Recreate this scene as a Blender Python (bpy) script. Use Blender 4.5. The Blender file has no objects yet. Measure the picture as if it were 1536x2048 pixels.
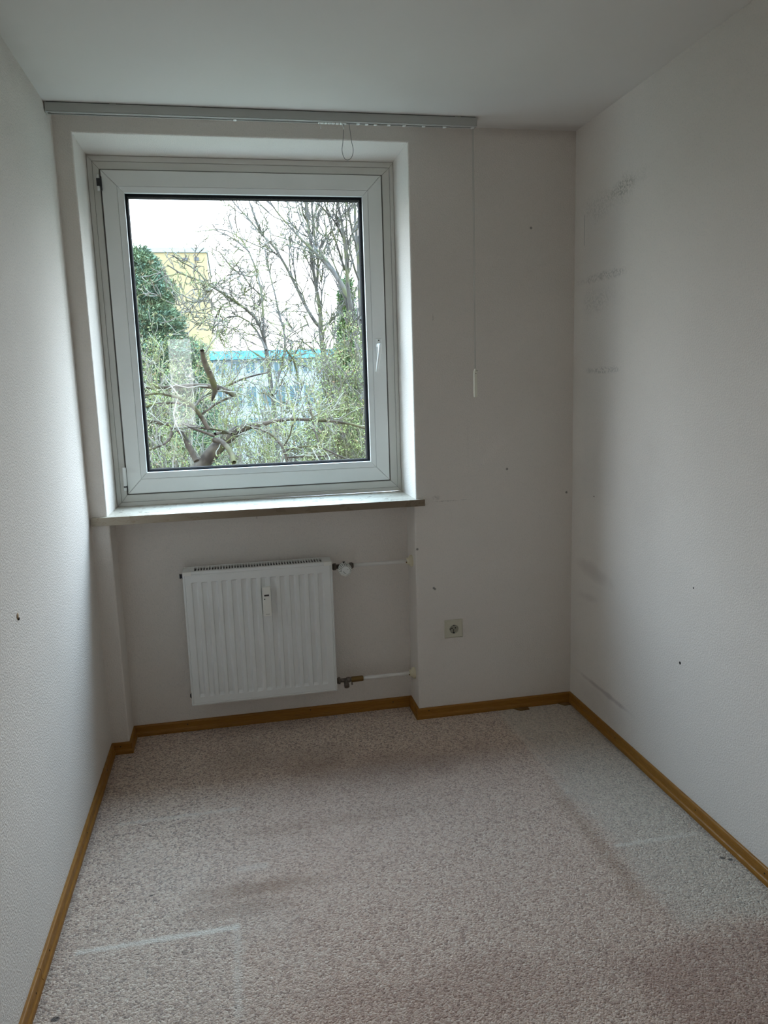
import bpy, bmesh, math, random
import numpy as np
from mathutils import Vector, Matrix
PI = math.pi
C = bpy.context.scene.collection
S = bpy.context.scene

# ------------------------------------------------------------------ camera
CAM = Vector((0.57553373, -3.15241306, 1.49623309))
FWD = Vector((0.18796847, 0.96790915, -0.16679251))
RGT = Vector((0.98021528, -0.19559113, -0.03036637))
UPV = Vector((0.06201502, 0.15778465, 0.9855243))
FPX = 1525.82
cd = bpy.data.cameras.new('camera'); co = bpy.data.objects.new('camera', cd); C.objects.link(co)
cd.sensor_fit = 'VERTICAL'; cd.sensor_height = 36.0; cd.lens = FPX * 36.0 / 2048.0
cd.clip_start = 0.02; cd.clip_end = 800
co.matrix_world = Matrix(((RGT.x, UPV.x, -FWD.x, CAM.x), (RGT.y, UPV.y, -FWD.y, CAM.y), (RGT.z, UPV.z, -FWD.z, CAM.z), (0, 0, 0, 1)))
S.camera = co

# ------------------------------------------------------------------ world: overcast sky, brighter towards the zenith
w = bpy.data.worlds.new('sky'); S.world = w; w.use_nodes = True
nt = w.node_tree; nt.nodes.clear()
def N(t, **k):
    n = nt.nodes.new(t)
    for a, b in k.items(): setattr(n, a, b)
    return n
tc = N('ShaderNodeTexCoord'); sx = N('ShaderNodeSeparateXYZ'); nt.links.new(tc.outputs['Generated'], sx.inputs[0])
mr = N('ShaderNodeMapRange'); nt.links.new(sx.outputs['Z'], mr.inputs[0])
mr.inputs[1].default_value = 0.0; mr.inputs[2].default_value = 1.0; mr.inputs[3].default_value = 1.0; mr.inputs[4].default_value = 8.0
SKY_STRENGTH = 1.05
st = N('ShaderNodeMath', operation='MULTIPLY'); nt.links.new(mr.outputs[0], st.inputs[0]); st.inputs[1].default_value = SKY_STRENGTH
cm = N('ShaderNodeMix', data_type='RGBA'); cm.inputs[6].default_value = (0.95, 0.99, 1.0, 1); cm.inputs[7].default_value = (0.42, 0.71, 1.0, 1)
nt.links.new(sx.outputs['Z'], cm.inputs[0]); cm.clamp_factor = True
bg = N('ShaderNodeBackground'); nt.links.new(cm.outputs[2], bg.inputs[0]); nt.links.new(st.outputs[0], bg.inputs[1])
ow = N('ShaderNodeOutputWorld'); nt.links.new(bg.outputs[0], ow.inputs[0])
# the sun behind thin cloud: a very soft light from the front right
sd = bpy.data.lights.new('hazy_sun', 'SUN'); sd.energy = 0.75; sd.angle = math.radians(55); sd.color = (1.0, .985, .95)
so_ = bpy.data.objects.new('hazy_sun', sd); C.objects.link(so_); so_.rotation_euler = Vector((.46, .78, .78)).to_track_quat('Z', 'Y').to_euler()
# daylight guide at the window opening (portal: it only guides sampling, gives no light of its own)
ld = bpy.data.lights.new('window_portal', 'AREA'); ld.shape = 'RECTANGLE'; ld.size = 1.30; ld.size_y = 1.50
ld.cycles.is_portal = True
lo = bpy.data.objects.new('window_portal', ld); C.objects.link(lo); lo.location = (0.697, 0.44, 1.72); lo.rotation_euler = (-PI / 2, 0, 0)

S.view_settings.view_transform = 'Standard'; S.view_settings.look = 'None'
S.view_settings.gamma = 1.0; S.view_settings.use_curve_mapping = False
S.view_settings.exposure = 1.68
try:
    S.cycles.max_bounces = 10; S.cycles.diffuse_bounces = 7; S.cycles.transparent_max_bounces = 16
    S.cycles.glossy_bounces = 4; S.cycles.sample_clamp_indirect = 12
except Exception: pass

def at(u, v, Y):                                   # a point of the place at depth Y seen at (u, v) in the photograph
    d = FWD + RGT * ((u - 768) / FPX) + UPV * ((1024 - v) / FPX)
    return CAM + d * ((Y - CAM.y) / d.y)

# ------------------------------------------------------------------ helpers
class MB:
    def __init__(s): s.v = []; s.f = []; s.sm = []
    def add(s, vs, fs, smooth=False):
        o = len(s.v); s.v.extend(tuple(map(float, q)) for q in vs)
        for f in fs: s.f.append(tuple(o + i for i in f)); s.sm.append(smooth)
    def quad(s, a, b, c, d): s.add([a, b, c, d], [(0, 1, 2, 3)])
    def box(s, x0, x1, y0, y1, z0, z1):
        s.add([(x0,y0,z0),(x1,y0,z0),(x1,y1,z0),(x0,y1,z0),(x0,y0,z1),(x1,y0,z1),(x1,y1,z1),(x0,y1,z1)],
              [(0,3,2,1),(4,5,6,7),(0,1,5,4),(1,2,6,5),(2,3,7,6),(3,0,4,7)])
    def lathe(s, c, ax, prof, n=24, smooth=True):  # prof: (distance along axis, radius)
        a = Vector(ax).normalized(); u = a.orthogonal().normalized(); v = a.cross(u); c = Vector(c)
        vs = []; fs = []
        for (h, r) in prof:
            for i in range(n):
                t = 2 * PI * i / n; vs.append(c + a * h + (u * math.cos(t) + v * math.sin(t)) * r)
        for k in range(len(prof) - 1):
            for i in range(n):
                j = (i + 1) % n; fs.append((k*n+i, k*n+j, (k+1)*n+j, (k+1)*n+i))
        s.add(vs, fs, smooth)
        m = len(prof) - 1
        s.add([vs[i] for i in range(n)][::-1], [tuple(range(n))]); s.add([vs[m*n+i] for i in range(n)], [tuple(range(n))])
    def tube(s, pts, rad, n=8, smooth=True, cap=True):
        pts = [Vector(p) for p in pts]
        if not hasattr(rad, '__len__'): rad = [rad] * len(pts)
        vs = []; fs = []; u = None
        for k, p in enumerate(pts):
            d = (pts[min(k+1, len(pts)-1)] - pts[max(k-1, 0)]).normalized()
            u = d.orthogonal().normalized() if u is None else (u - d * u.dot(d)).normalized()
            v = d.cross(u)
            for i in range(n):
                t = 2*PI*i/n; vs.append(p + (u*math.cos(t) + v*math.sin(t)) * rad[k])
        for k in range(len(pts) - 1):
            for i in range(n):
                j = (i+1) % n; fs.append((k*n+i, k*n+j, (k+1)*n+j, (k+1)*n+i))
        if cap: fs.append(tuple(range(n))[::-1]); fs.append(tuple((len(pts)-1)*n+i for i in range(n)))
        s.add(vs, fs, smooth)
    def extrude(s, prof, p0, p1):                  # closed profile given as functions: lists of 3D points at both ends
        n = len(p0); s.add(list(p0) + list(p1), [(i, (i+1) % n, n + (i+1) % n, n + i) for i in range(n)] + [tuple(range(n))[::-1], tuple(range(n, 2*n))])
    def build(s, name, mat, parent=None, bevel=0, seg=2, fix=True):
        me = bpy.data.meshes.new(name); me.from_pydata(s.v, [], s.f)
        me.polygons.foreach_set('use_smooth', s.sm)
        if fix and len(s.f) < 20000:
            b = bmesh.new(); b.from_mesh(me); bmesh.ops.recalc_face_normals(b, faces=b.faces); b.to_mesh(me); b.free()
        me.materials.append(mat); me.update()
        o = bpy.data.objects.new(name, me); C.objects.link(o)
        if parent is not None:
            o.parent = parent
            o.matrix_parent_inverse = Matrix.Translation(-parent.location if parent.parent is None else Vector((0, 0, 0)))
        if bevel:
            m = o.modifiers.new('bevel', 'BEVEL'); m.width = bevel; m.segments = seg; m.limit_method = 'ANGLE'; m.angle_limit = math.radians(40); m.harden_normals = False
        return o
def tag(o, label=None, cat=None, group=None, kind=None):
    if label: o['label'] = label
    if cat: o['category'] = cat
    if group: o['group'] = group
    if kind: o['kind'] = kind
    return o
def empty(name, loc=(0, 0, 0)):
    o = bpy.data.objects.new(name, None); C.objects.link(o); o.location = loc; o.empty_display_size = 0.05; return o
def child_copy(o, name, parent, delta):
    c = o.copy(); C.objects.link(c); c.name = name; c.parent = parent; c.location = Vector(o.location) + Vector(delta); return c

# ------------------------------------------------------------------ materials
def mat(name, col=(.8,.8,.8), rough=.5, metal=0.0, spec=.5):
    m = bpy.data.materials.new(name); m.use_nodes = True; b = m.node_tree.nodes['Principled BSDF']
    b.inputs['Base Color'].default_value = (*col, 1); b.inputs['Roughness'].default_value = rough
    b.inputs['Metallic'].default_value = metal; b.inputs['Specular IOR Level'].default_value = spec
    return m
class G:                                           # tiny node-graph helper
    def __init__(s, m): s.m = m; s.t = m.node_tree; s.b = s.t.nodes['Principled BSDF']
    def n(s, t, **k):
        x = s.t.nodes.new(t)
        for a, b in k.items(): setattr(x, a, b)
        return x
    def put(s, sock, v):
        if isinstance(v, (int, float)): sock.default_value = v
        elif isinstance(v, tuple): sock.default_value = v if len(v) != 3 or sock.type == 'VECTOR' else (*v, 1)
        else: s.t.links.new(v, sock)
    def math(s, op, a, b=0.0, clamp=False):
        x = s.n('ShaderNodeMath', operation=op); x.use_clamp = clamp; s.put(x.inputs[0], a); s.put(x.inputs[1], b); return x.outputs[0]
    def mix(s, f, a, b, blend='MIX'):
        x = s.n('ShaderNodeMix', data_type='RGBA', blend_type=blend); s.put(x.inputs[0], f); s.put(x.inputs[6], a); s.put(x.inputs[7], b); return x.outputs[2]
    def pos(s):
        if not hasattr(s, '_p'): s._p = s.n('ShaderNodeNewGeometry').outputs['Position']
        return s._p
    def noise(s, scale, detail=3, rough=.5, dist=0, vec=None, color=False):
        x = s.n('ShaderNodeTexNoise'); x.inputs['Scale'].default_value = scale; x.inputs['Detail'].default_value = detail
        x.inputs['Roughness'].default_value = rough; x.inputs['Distortion'].default_value = dist; s.put(x.inputs['Vector'], vec or s.pos())
        return x.outputs['Color' if color else 'Fac']
    def ramp(s, f, lo, hi, a=0.0, b=1.0):
        x = s.n('ShaderNodeMapRange'); x.interpolation_type = 'SMOOTHSTEP'; s.put(x.inputs[0], f)
        for i, q in zip((1, 2, 3, 4), (lo, hi, a, b)): x.inputs[i].default_value = q
        return x.outputs[0]
    def scale(s, v, xyz):
        x = s.n('ShaderNodeVectorMath', operation='MULTIPLY'); s.put(x.inputs[0], v); x.inputs[1].default_value = xyz; return x.outputs[0]
    def comps(s):
        if not hasattr(s, '_c'):
            x = s.n('ShaderNodeSeparateXYZ'); s.put(x.inputs[0], s.pos()); s._c = x.outputs
        return s._c
    def blob(s, a, b, ca, cb, ra, rb, ang=0.0, soft=.6, wob=None):   # soft elliptical mark in the (a, b) plane
        u = s.math('SUBTRACT', a, ca); v = s.math('SUBTRACT', b, cb)
        c, k = math.cos(ang), math.sin(ang)
        p = s.math('ADD', s.math('MULTIPLY', u, c / ra), s.math('MULTIPLY', v, k / ra))
        q = s.math('ADD', s.math('MULTIPLY', u, -k / rb), s.math('MULTIPLY', v, c / rb))
        r = s.math('SQRT', s.math('ADD', s.math('MULTIPLY', p, p), s.math('MULTIPLY', q, q)))
        if wob is not None: r = s.math('ADD', r, wob)
        return s.ramp(r, 1.0 - soft, 1.0 + soft * .4, 1.0, 0.0)
    def bx(s, a, b, a0, a1, b0, b1, soft=.03, wob=None):             # soft rectangle
        if wob is not None: a = s.math('ADD', a, wob); b = s.math('ADD', b, wob)
        r = None
        for (c, lo, hi) in ((a, a0, a1), (b, b0, b1)):
            for (e, sg) in ((lo, 1), (hi, -1)):
                d = s.ramp(c, e - soft, e + soft, 0.0 if sg == 1 else 1.0, 1.0 if sg == 1 else 0.0)
                r = d if r is None else s.math('MULTIPLY', r, d)
        return r
    def bump(s, h, strength=.3, dist=.002, norm=None):
        x = s.n('ShaderNodeBump'); x.inputs['Strength'].default_value = strength; x.inputs['Distance'].default_value = dist
        s.put(x.inputs['Height'], h)
        if norm is not None: s.put(x.inputs['Normal'], norm)
        return x.outputs[0]
    def color(s, v): s.put(s.b.inputs['Base Color'], v)

def paint(name, which=None):                       # woodchip wallpaper painted off-white
    m = mat(name, (.76, .755, .73), .75, spec=.25); g = G(m); X, Y, Z = g.comps()
    base = g.mix(g.ramp(g.noise(1.3, 4), .35, .7), (.80, .75, .70), (.755, .705, .655))
    grain = g.noise(190, 2, .6); base = g.mix(g.ramp(grain, .30, .46, .50 if which == 'left' else .22, 0.0), base, (.50, .50, .50))
    if which == 'right':
        k = g.noise(120, 3, .7); kk = g.ramp(k, .42, .62); soft = g.noise(9, 3)
        def mark(f, col, dots):
            nonlocal base
            f = g.math('MULTIPLY', f, kk if dots else 1.0); base = g.mix(f, base, col)
        wob = g.math('MULTIPLY', g.math('SUBTRACT', soft, .5), 1.6)
        mark(g.math('MULTIPLY', g.blob(Y, Z, -.38, 2.185, .11, .035, -.1, .8, wob), .55), (.26, .25, .21), True)
        mark(g.math('MULTIPLY', g.blob(Y, Z, -.26, 2.165, .24, .055, 0.0, .8, wob), .32), (.33, .32, .28), True)
        mark(g.math('MULTIPLY', g.blob(Y, Z, -.52, 2.19, .10, .035, -.2, .8, wob), .16), (.33, .32, .28), True)
        mark(g.math('MULTIPLY', g.blob(Y, Z, -.24, 1.885, .18, .018, 0.0, .6, wob), .5), (.26, .25, .23), True)
        mark(g.math('MULTIPLY', g.blob(Y, Z, -.21, 1.80, .14, .05, 0.0, .8, wob), .35), (.3, .3, .28), True)
        mark(g.math('MULTIPLY', g.blob(Y, Z, -.27, 1.52, .14, .015, 0.0, .7, wob), .55), (.25, .25, .24), True)
        mark(g.math('MULTIPLY', g.bx(Y, Z, -.40, -.09, 1.0, 2.17, .05, g.math('MULTIPLY', wob, .03)), .12), (.45, .43, .45), False)
        mark(g.math('MULTIPLY', g.blob(Y, Z, -.21, .675, .17, .035, .1, .8, wob), .27), (.36, .30, .28), False)
        mark(g.math('MULTIPLY', g.blob(Y, Z, -.17, .55, .11, .022, -.1, .8, wob), .22), (.38, .31, .30), False)
        mark(g.math('MULTIPLY', g.blob(Y, Z, -.33, .178, .26, .011, 0.0, .8, wob), .5), (.33, .27, .27), False)
        mark(g.math('MULTIPLY', g.blob(Y, Z, -.30, .12, .24, .06, 0.0, .8, wob), .16), (.38, .33, .33), False)
        mark(g.math('MULTIPLY', g.bx(Y, Z, -.092, -.088, 2.03, 2.15, .002), .7), (.25, .25, .25), False)
        mark(g.math('MULTIPLY', g.blob(Y, Z, -.62, 1.05, .12, .25, 0.0, .9, wob), .10), (.4, .38, .36), False)
    if which == 'front':
        wob = g.math('MULTIPLY', g.math('SUBTRACT', g.noise(14, 3), .5), 1.2)
        def mark(f, col):
            nonlocal base
            base = g.mix(f, base, col)
        k = g.ramp(g.noise(60, 3, .7), .40, .60)
        for (cx, cz, rx, rz, s_) in ((1.565, 1.24, .0016, .13, .28), (1.46, .984, .07, .003, .5), (1.545, .985, .03, .002, .4), (1.42, 1.75, .004, .03, .3), (1.42, 1.0, .02, .012, .35)):
            mark(g.math('MULTIPLY', g.math('MULTIPLY', g.blob(X, Z, cx, cz, rx, rz, 0.0, .8), k), s_), (.25, .23, .21))
        mark(g.math('MULTIPLY', g.blob(X, Z, 1.9, 2.51, .5, .045, 0.0, .9, wob), .30), (.34, .30, .27))
        mark(g.math('MULTIPLY', g.blob(X, Z, .44, .26, .06, .02, .5, .9, wob), .25), (.4, .34, .28))
        for (cx, cz) in ((1.8503, 2.1154), (1.7411, 1.1089), (1.4056, .5954), (1.4, .60), (1.33, .78), (2.02, .99)):
            mark(g.math('MULTIPLY', g.blob(X, Z, cx, cz, .006, .006, 0.0, .5), .75), (.12, .11, .10))
    if which == 'left':
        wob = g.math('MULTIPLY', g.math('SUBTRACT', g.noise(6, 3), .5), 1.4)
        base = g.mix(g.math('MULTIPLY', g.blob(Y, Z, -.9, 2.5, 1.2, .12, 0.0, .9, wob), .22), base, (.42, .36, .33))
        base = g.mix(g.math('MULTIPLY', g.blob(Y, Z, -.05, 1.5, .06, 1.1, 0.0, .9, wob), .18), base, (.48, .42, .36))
        k = g.ramp(g.noise(90, 2, .7), .68, .74); base = g.mix(g.math('MULTIPLY', k, .5), base, (.25, .24, .23))
    g.color(base)
    v = g.noise(170, 2, .55); v2 = g.noise(330, 2, .5)
    h = g.math('ADD', g.ramp(v, .38, .66), g.math('MULTIPLY', v2, .35))
    g.put(g.b.inputs['Normal'], g.bump(h, .6 if which == 'left' else .45, .0014))
    return m
M = {}
M['wall_front'] = paint('paint_front', 'front'); M["wall_left"] = paint("paint_left", "left")
M['wall_right'] = paint('paint_right', 'right'); M['wall_plain'] = paint('paint_plain')

def mk_ceiling():
    m = mat('ceiling_paint', (.76, .76, .74), .85, spec=.2); g = G(m); X, Y, Z = g.comps()
    base = g.mix(g.ramp(g.noise(1.1, 4), .3, .7), (.79, .76, .73), (.745, .715, .69))
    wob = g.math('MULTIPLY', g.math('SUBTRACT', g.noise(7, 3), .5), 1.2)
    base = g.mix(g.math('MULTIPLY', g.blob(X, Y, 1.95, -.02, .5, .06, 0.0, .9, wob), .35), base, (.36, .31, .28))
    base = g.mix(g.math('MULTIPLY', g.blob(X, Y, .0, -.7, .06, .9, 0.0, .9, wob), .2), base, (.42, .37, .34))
    g.color(base); g.put(g.b.inputs['Normal'], g.bump(g.noise(40, 3), .25, .001)); return m
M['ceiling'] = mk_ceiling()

def mk_carpet():
    m = mat('carpet', (.4, .35, .32), .95, spec=.1); g = G(m); X, Y, Z = g.comps()
    b = g.b; b.inputs['Sheen Weight'].default_value = .25; b.inputs['Sheen Roughness'].default_value = .5
    def vor(scale, vec=None):
        x = g.n('ShaderNodeTexVoronoi'); x.inputs['Scale'].default_value = scale; g.put(x.inputs['Vector'], vec or g.pos()); return x
    wv = g.n('ShaderNodeVectorMath', operation='ADD'); g.put(wv.inputs[0], g.pos()); g.put(wv.inputs[1], g.scale(g.noise(90, 2, color=True), (.012, .012, .0)))
    v1 = vor(185, wv.outputs[0]); sep = g.n('ShaderNodeSeparateColor'); g.put(sep.inputs[0], v1.outputs['Color'])
    r = sep.outputs[0]
    cr = g.n('ShaderNodeValToRGB'); g.put(cr.inputs[0], r); e = cr.color_ramp; e.interpolation = 'LINEAR'
    stops = [(0.0, (.12, .075, .06)), (.15, (.32, .225, .185)), (.38, (.66, .50, .42)), (.62, (.81, .67, .575)), (.82, (.91, .80, .70)), (1.0, (.95, .88, .80))]
    e.elements[0].position = 0; e.elements[0].color = (*stops[0][1], 1); e.elements[1].position = 1; e.elements[1].color = (*stops[-1][1], 1)
    for p, c in stops[1:-1]: q = e.elements.new(p); q.color = (*c, 1)
    base = g.mix(g.math('MULTIPLY', sep.outputs[1], .28), cr.outputs[0], (.34, .22, .20))
    base = g.mix(.28, base, g.mix(g.noise(420, 2, .6), (.24, .19, .17), (.90, .84, .78)))
    wob = g.math('MULTIPLY', g.math('SUBTRACT', g.noise(5, 4, .6), .5), .16)
    wb2 = g.math('MULTIPLY', g.math('SUBTRACT', g.noise(4, 4, .6), .5), 2.2)
    fine = g.math('MULTIPLY', g.math('SUBTRACT', g.noise(45, 3, .6), .5), .02)
    # wear of its own: cleaner strip where a bed stood along the right wall, dirt beside it, stains, pressed edges
    strip = g.bx(X, Y, 1.70, 2.2, -1.47, 0.3, .045, wob)
    base = g.mix(g.math('MULTIPLY', strip, .42), base, (.56, .58, .55))
    walk = g.bx(X, Y, .5, 1.74, -2.6, -.35, .25, wob)
    base = g.mix(g.math('MULTIPLY', walk, .34), base, (.56, .38, .32))
    dirt = g.bx(X, Y, 1.5, 3.0, -2.6, -1.52, .05, wob)
    base = g.mix(g.math('MULTIPLY', dirt, .42), base, (.30, .17, .14))
    for (cx, cy, rx, ry, s_, c) in ((.56, -1.02, .20, .05, .55, (.24, .14, .09)), (.50, -1.10, .18, .035, .40, (.24, .14, .09)), (1.12, -.40, .55, .13, .35, (.23, .15, .12)), (.62, -.22, .4, .14, .3, (.22, .16, .13)),
                                  (1.66, -1.05, .035, .40, .35, (.26, .17, .11)), (.8, -.72, .4, .05, .22, (.28, .18, .13)), (.95, -1.55, .5, .12, .25, (.25, .13, .10))):
        base = g.mix(g.math('MULTIPLY', g.blob(X, Y, cx, cy, rx, ry, 0.0, .8, wb2), s_), base, c)
    lift = g.ramp(g.noise(2.2, 3), .40, .68); lite = g.blob(X, Y, .30, -1.35, .42, .7, 0.0, .9, wb2)
    base = g.mix(g.math('MULTIPLY', lite, .26), base, (.58, .56, .54))
    for (a0, a1, b0, b1, s_) in ((.10, .52, -.566, -.548, .36), (.07, .505, -1.186, -1.170, .85), (.492, .512, -1.50, -1.17, .30), (1.70, 2.0, -1.092, -1.075, .45), (1.685, 1.705, -.75, -.05, .2), (.4, .62, -1.64, -1.62, .4), (.50,.60,-.93,-.90,.25)):
        base = g.mix(g.math('MULTIPLY', g.bx(X, Y, a0, a1, b0, b1, .008, fine), s_), base, (.80, .79, .76))
    for (cx, cy, rr) in ((1.994, -1.221, .010), (2.013, -1.234, .009), (.065, -1.40, .012), (.09, -1.425, .009), (.075,-.05,.009), (.25,-.98,.006)):
        base = g.mix(g.math('MULTIPLY', g.blob(X, Y, cx, cy, rr, rr * .8, 0.0, .5, g.math('MULTIPLY', fine, 12.0)), .85), base, (.03, .03, .035))
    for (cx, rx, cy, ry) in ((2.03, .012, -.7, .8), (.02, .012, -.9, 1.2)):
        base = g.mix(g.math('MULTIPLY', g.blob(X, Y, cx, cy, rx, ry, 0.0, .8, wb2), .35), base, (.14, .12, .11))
    base = g.mix(1.0, base, (1.0, .94, .87), 'MULTIPLY'); g.color(base)
    h = g.math('ADD', g.math('MULTIPLY', v1.outputs['Distance'], -60.0), g.noise(300, 2))
    g.put(b.inputs['Normal'], g.bump(h, .40, .0025)); return m
M['carpet'] = mk_carpet()

def mk_wood(name, a, b_, rough=.42):
    m = mat(name, a, rough, spec=.3); g = G(m)
    v = g.scale(g.pos(), (3, 3, 90)); n = g.noise(6, 4, .6, .4, v)
    g.color(g.mix(g.ramp(n, .3, .7), a, b_)); g.put(g.b.inputs['Roughness'], g.ramp(g.noise(50, 2), .3, .7, rough - .05, rough + .12)); return m
M['wood'] = mk_wood('varnished_skirting', (.34, .155, .022), (.25, .105, .014)); M['woodchip'] = mk_wood('wedge_wood', (.22, .12, .04), (.16, .09, .03), .7)

def mk_pvc(name='white_pvc', col=(.78, .79, .77)):
    m = mat(name, col, .35, spec=.5); g = G(m)
    g.color(g.mix(g.ramp(g.noise(3, 4), .35, .75, 0.0, .5), col, tuple(c * .90 for c in col))); return m
M['pvc'] = mk_pvc(); M['pvc_frame'] = mk_pvc('yellowed_pvc', (.70, .69, .65)); M['gasket'] = mat('black_rubber', (.006, .006, .007), .9, spec=.08)
M['grime'] = mat('mitre_grime', (.12, .11, .10), .9)
M['dark'] = mat('dark_metal', (.04, .04, .045), .5, .4)

def mk_stone():
    m = mat('sill_stone', (.6, .55, .47), .38); g = G(m); v = g.scale(g.pos(), (1.0, 4.0, 6.0))
    n = g.noise(5, 5, .65, .9, v)
    base = g.mix(g.ramp(n, .3, .7), (.56, .53, .46), (.44, .40, .33))
    x = g.n('ShaderNodeTexNoise'); x.inputs['Scale'].default_value = 3.5; x.inputs['Detail'].default_value = 4; x.inputs['Distortion'].default_value = 1.8; g.put(x.inputs['Vector'], v)
    vein = g.math('ABSOLUTE', g.math('SUBTRACT', x.outputs['Fac'], .5)); vein = g.ramp(vein, .0, .012, .75, 0.0)
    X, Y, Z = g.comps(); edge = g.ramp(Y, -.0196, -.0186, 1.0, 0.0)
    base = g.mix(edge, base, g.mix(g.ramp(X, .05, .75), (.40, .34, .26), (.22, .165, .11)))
    base = g.mix(g.math('MULTIPLY', vein, .6), base, (.16, .08, .04)); g.color(base)
    g.put(g.b.inputs['Roughness'], g.ramp(g.noise(25, 3), .3, .7, .25, .5)); return m
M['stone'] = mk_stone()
def mk_enamel():
    m = mat('radiator_enamel', (.80, .81, .80), .28, spec=.5); g = G(m)
    g.color(g.mix(g.ramp(g.noise(5, 3), .4, .7, 0, .25), (.80, .81, .80), (.70, .69, .66))); return m
M['enamel'] = mk_enamel()
M['meter'] = mat('meter_plastic', (.82, .81, .76), .4); M['black'] = mat('black_plastic', (.012, .012, .012), .35)
M['brass'] = mat('aged_brass', (.24, .15, .055), .4, .85); M['steel'] = mat('dull_nickel', (.20, .17, .15), .45, .8)
M['pipe'] = mat('pipe_paint', (.78, .76, .73), .35); M['cream'] = mat('cream_plastic', (.70, .64, .47), .4)
M['socket'] = mat('ivory_plastic', (.58, .55, .44), .4); M['socket_in'] = mat('darker_ivory', (.36, .34, .27), .5)  # socket insert is a darker ivory than its cover
M['rail'] = mat('rail_lacquer', (.46, .47, .45), .45); M['lip'] = mat('white_rail_lip', (.85, .86, .84), .4); M['cord'] = mat('white_cord', (.55, .54, .50), .8); M['cordw'] = mat('weight_plastic', (.85, .83, .72), .35)
M['greycord'] = mat('grey_cord', (.20, .20, .18), .8)
M['crumb'] = mat('crumb', (.6, .58, .54), .9); M['hole'] = mat('hole_dark', (.02, .018, .015), .9); M['plug'] = mat('plug_filler', (.40, .28, .17), .8)
def mk_glass():
    m = bpy.data.materials.new('window_glass'); m.use_nodes = True; t = m.node_tree; t.nodes.clear()
    lw = t.nodes.new('ShaderNodeLayerWeight'); lw.inputs[0].default_value = .5
    p = t.nodes.new('ShaderNodeMath'); p.operation = 'POWER'; t.links.new(lw.outputs['Facing'], p.inputs[0]); p.inputs[1].default_value = 5
    q = t.nodes.new('ShaderNodeMath'); q.operation = 'MULTIPLY_ADD'; t.links.new(p.outputs[0], q.inputs[0]); q.inputs[1].default_value = .92; q.inputs[2].default_value = .085
    tr = t.nodes.new('ShaderNodeBsdfTransparent'); tr.inputs[0].default_value = (.98, .99, .985, 1)
    gl = t.nodes.new('ShaderNodeBsdfGlossy'); gl.inputs['Roughness'].default_value = 0.0; gl.inputs[0].default_value = (1, 1, 1, 1)
    mx = t.nodes.new('ShaderNodeMixShader'); o = t.nodes.new('ShaderNodeOutputMaterial')
    t.links.new(q.outputs[0], mx.inputs[0]); t.links.new(tr.outputs[0], mx.inputs[1]); t.links.new(gl.outputs[0], mx.inputs[2]); t.links.new(mx.outputs[0], o.inputs[0])
    return m
M['glass'] = mk_glass()

# ------------------------------------------------------------------ room shell
W, H = 2.0476, 2.50
XL, XR, ZT, ZS = .065, 1.3285, 2.4365, 1.0007      # window opening
NL, NR, DN = .071, 1.321, .150                      # radiator niche
YR = -3.70
def st(o): o['kind'] = 'structure'; return o

mb = MB(); r = .007; zm = .985
mb.quad((-.1,0,-.05),(NL-r,0,-.05),(NL-r,0,zm),(-.1,0,zm)); mb.quad((-.1,0,zm),(XL-r,0,zm),(XL-r,0,ZT+r),(-.1,0,ZT+r))
mb.quad((NR+r,0,-.05),(W+.1,0,-.05),(W+.1,0,zm),(NR+r,0,zm)); mb.quad((XR+r,0,zm),(W+.1,0,zm),(W+.1,0,ZT+r),(XR+r,0,ZT+r))
mb.quad((-.1,0,ZT+r),(W+.1,0,ZT+r),(W+.1,0,H+.05),(-.1,0,H+.05))
def ring(x0, x1, z0, z1, ydeep, top):
    prof = [(r*(1-math.sin(a)), r*(1-math.cos(a))) for a in [k*PI/2/5 for k in range(6)]] + [(0, ydeep)]
    for (e, y), (e2, y2) in zip(prof[:-1], prof[1:]):
        sm = True
        a = [(x0-e,y,z0),(x0-e2,y2,z0),(x0-e2,y2,z1+(e2 if top else 0)),(x0-e,y,z1+(e if top else 0))]; mb.add(a, [(0,1,2,3)], False)
        a = [(x1+e,y,z0),(x1+e2,y2,z0),(x1+e2,y2,z1+(e2 if top else 0)),(x1+e,y,z1+(e if top else 0))]; mb.add(a, [(0,1,2,3)], False)
        if top: mb.add([(x0-e,y,z1+e),(x0-e2,y2,z1+e2),(x1+e2,y2,z1+e2),(x1+e,y,z1+e)], [(0,1,2,3)], False)
ring(NL, NR, -.05, zm, DN, False); ring(XL, XR, zm, ZT, .43, True)
mb.quad((NL,DN,-.05),(NR,DN,-.05),(NR,DN,zm),(NL,DN,zm))
mb.quad((NL-.01,0.0,zm),(NR+.01,0.0,zm),(NR+.01,.43,zm),(NL-.01,.43,zm))
# outer skin of the wall, with the opening
for a in (((-.4,-.4),(XL,H+.4)), ((XR,-.4),(W+.4,H+.4)), ((XL,-.4),(XR,zm)), ((XL,ZT),(XR,H+.4))):
    (x0,z0),(x1,z1) = a; mb.quad((x0,.43,z0),(x1,.43,z0),(x1,.43,z1),(x0,.43,z1))
st(mb.build('wall_front', M['wall_front'], fix=False))
mb = MB(); mb.box(-.2, 0, YR-.1, .43, -.1, H+.1); wl = st(mb.build('wall_left', M['wall_left']))
mb = MB(); mb.box(W, W+.2, YR-.1, .43, -.1, H+.1); wr = st(mb.build('wall_right', M['wall_right']))
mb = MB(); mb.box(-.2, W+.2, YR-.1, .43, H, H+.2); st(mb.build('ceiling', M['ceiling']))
mb = MB(); mb.box(-.2, W+.2, YR-.1, .43, -.2, 0); st(mb.build('floor', M['carpet']))
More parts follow.
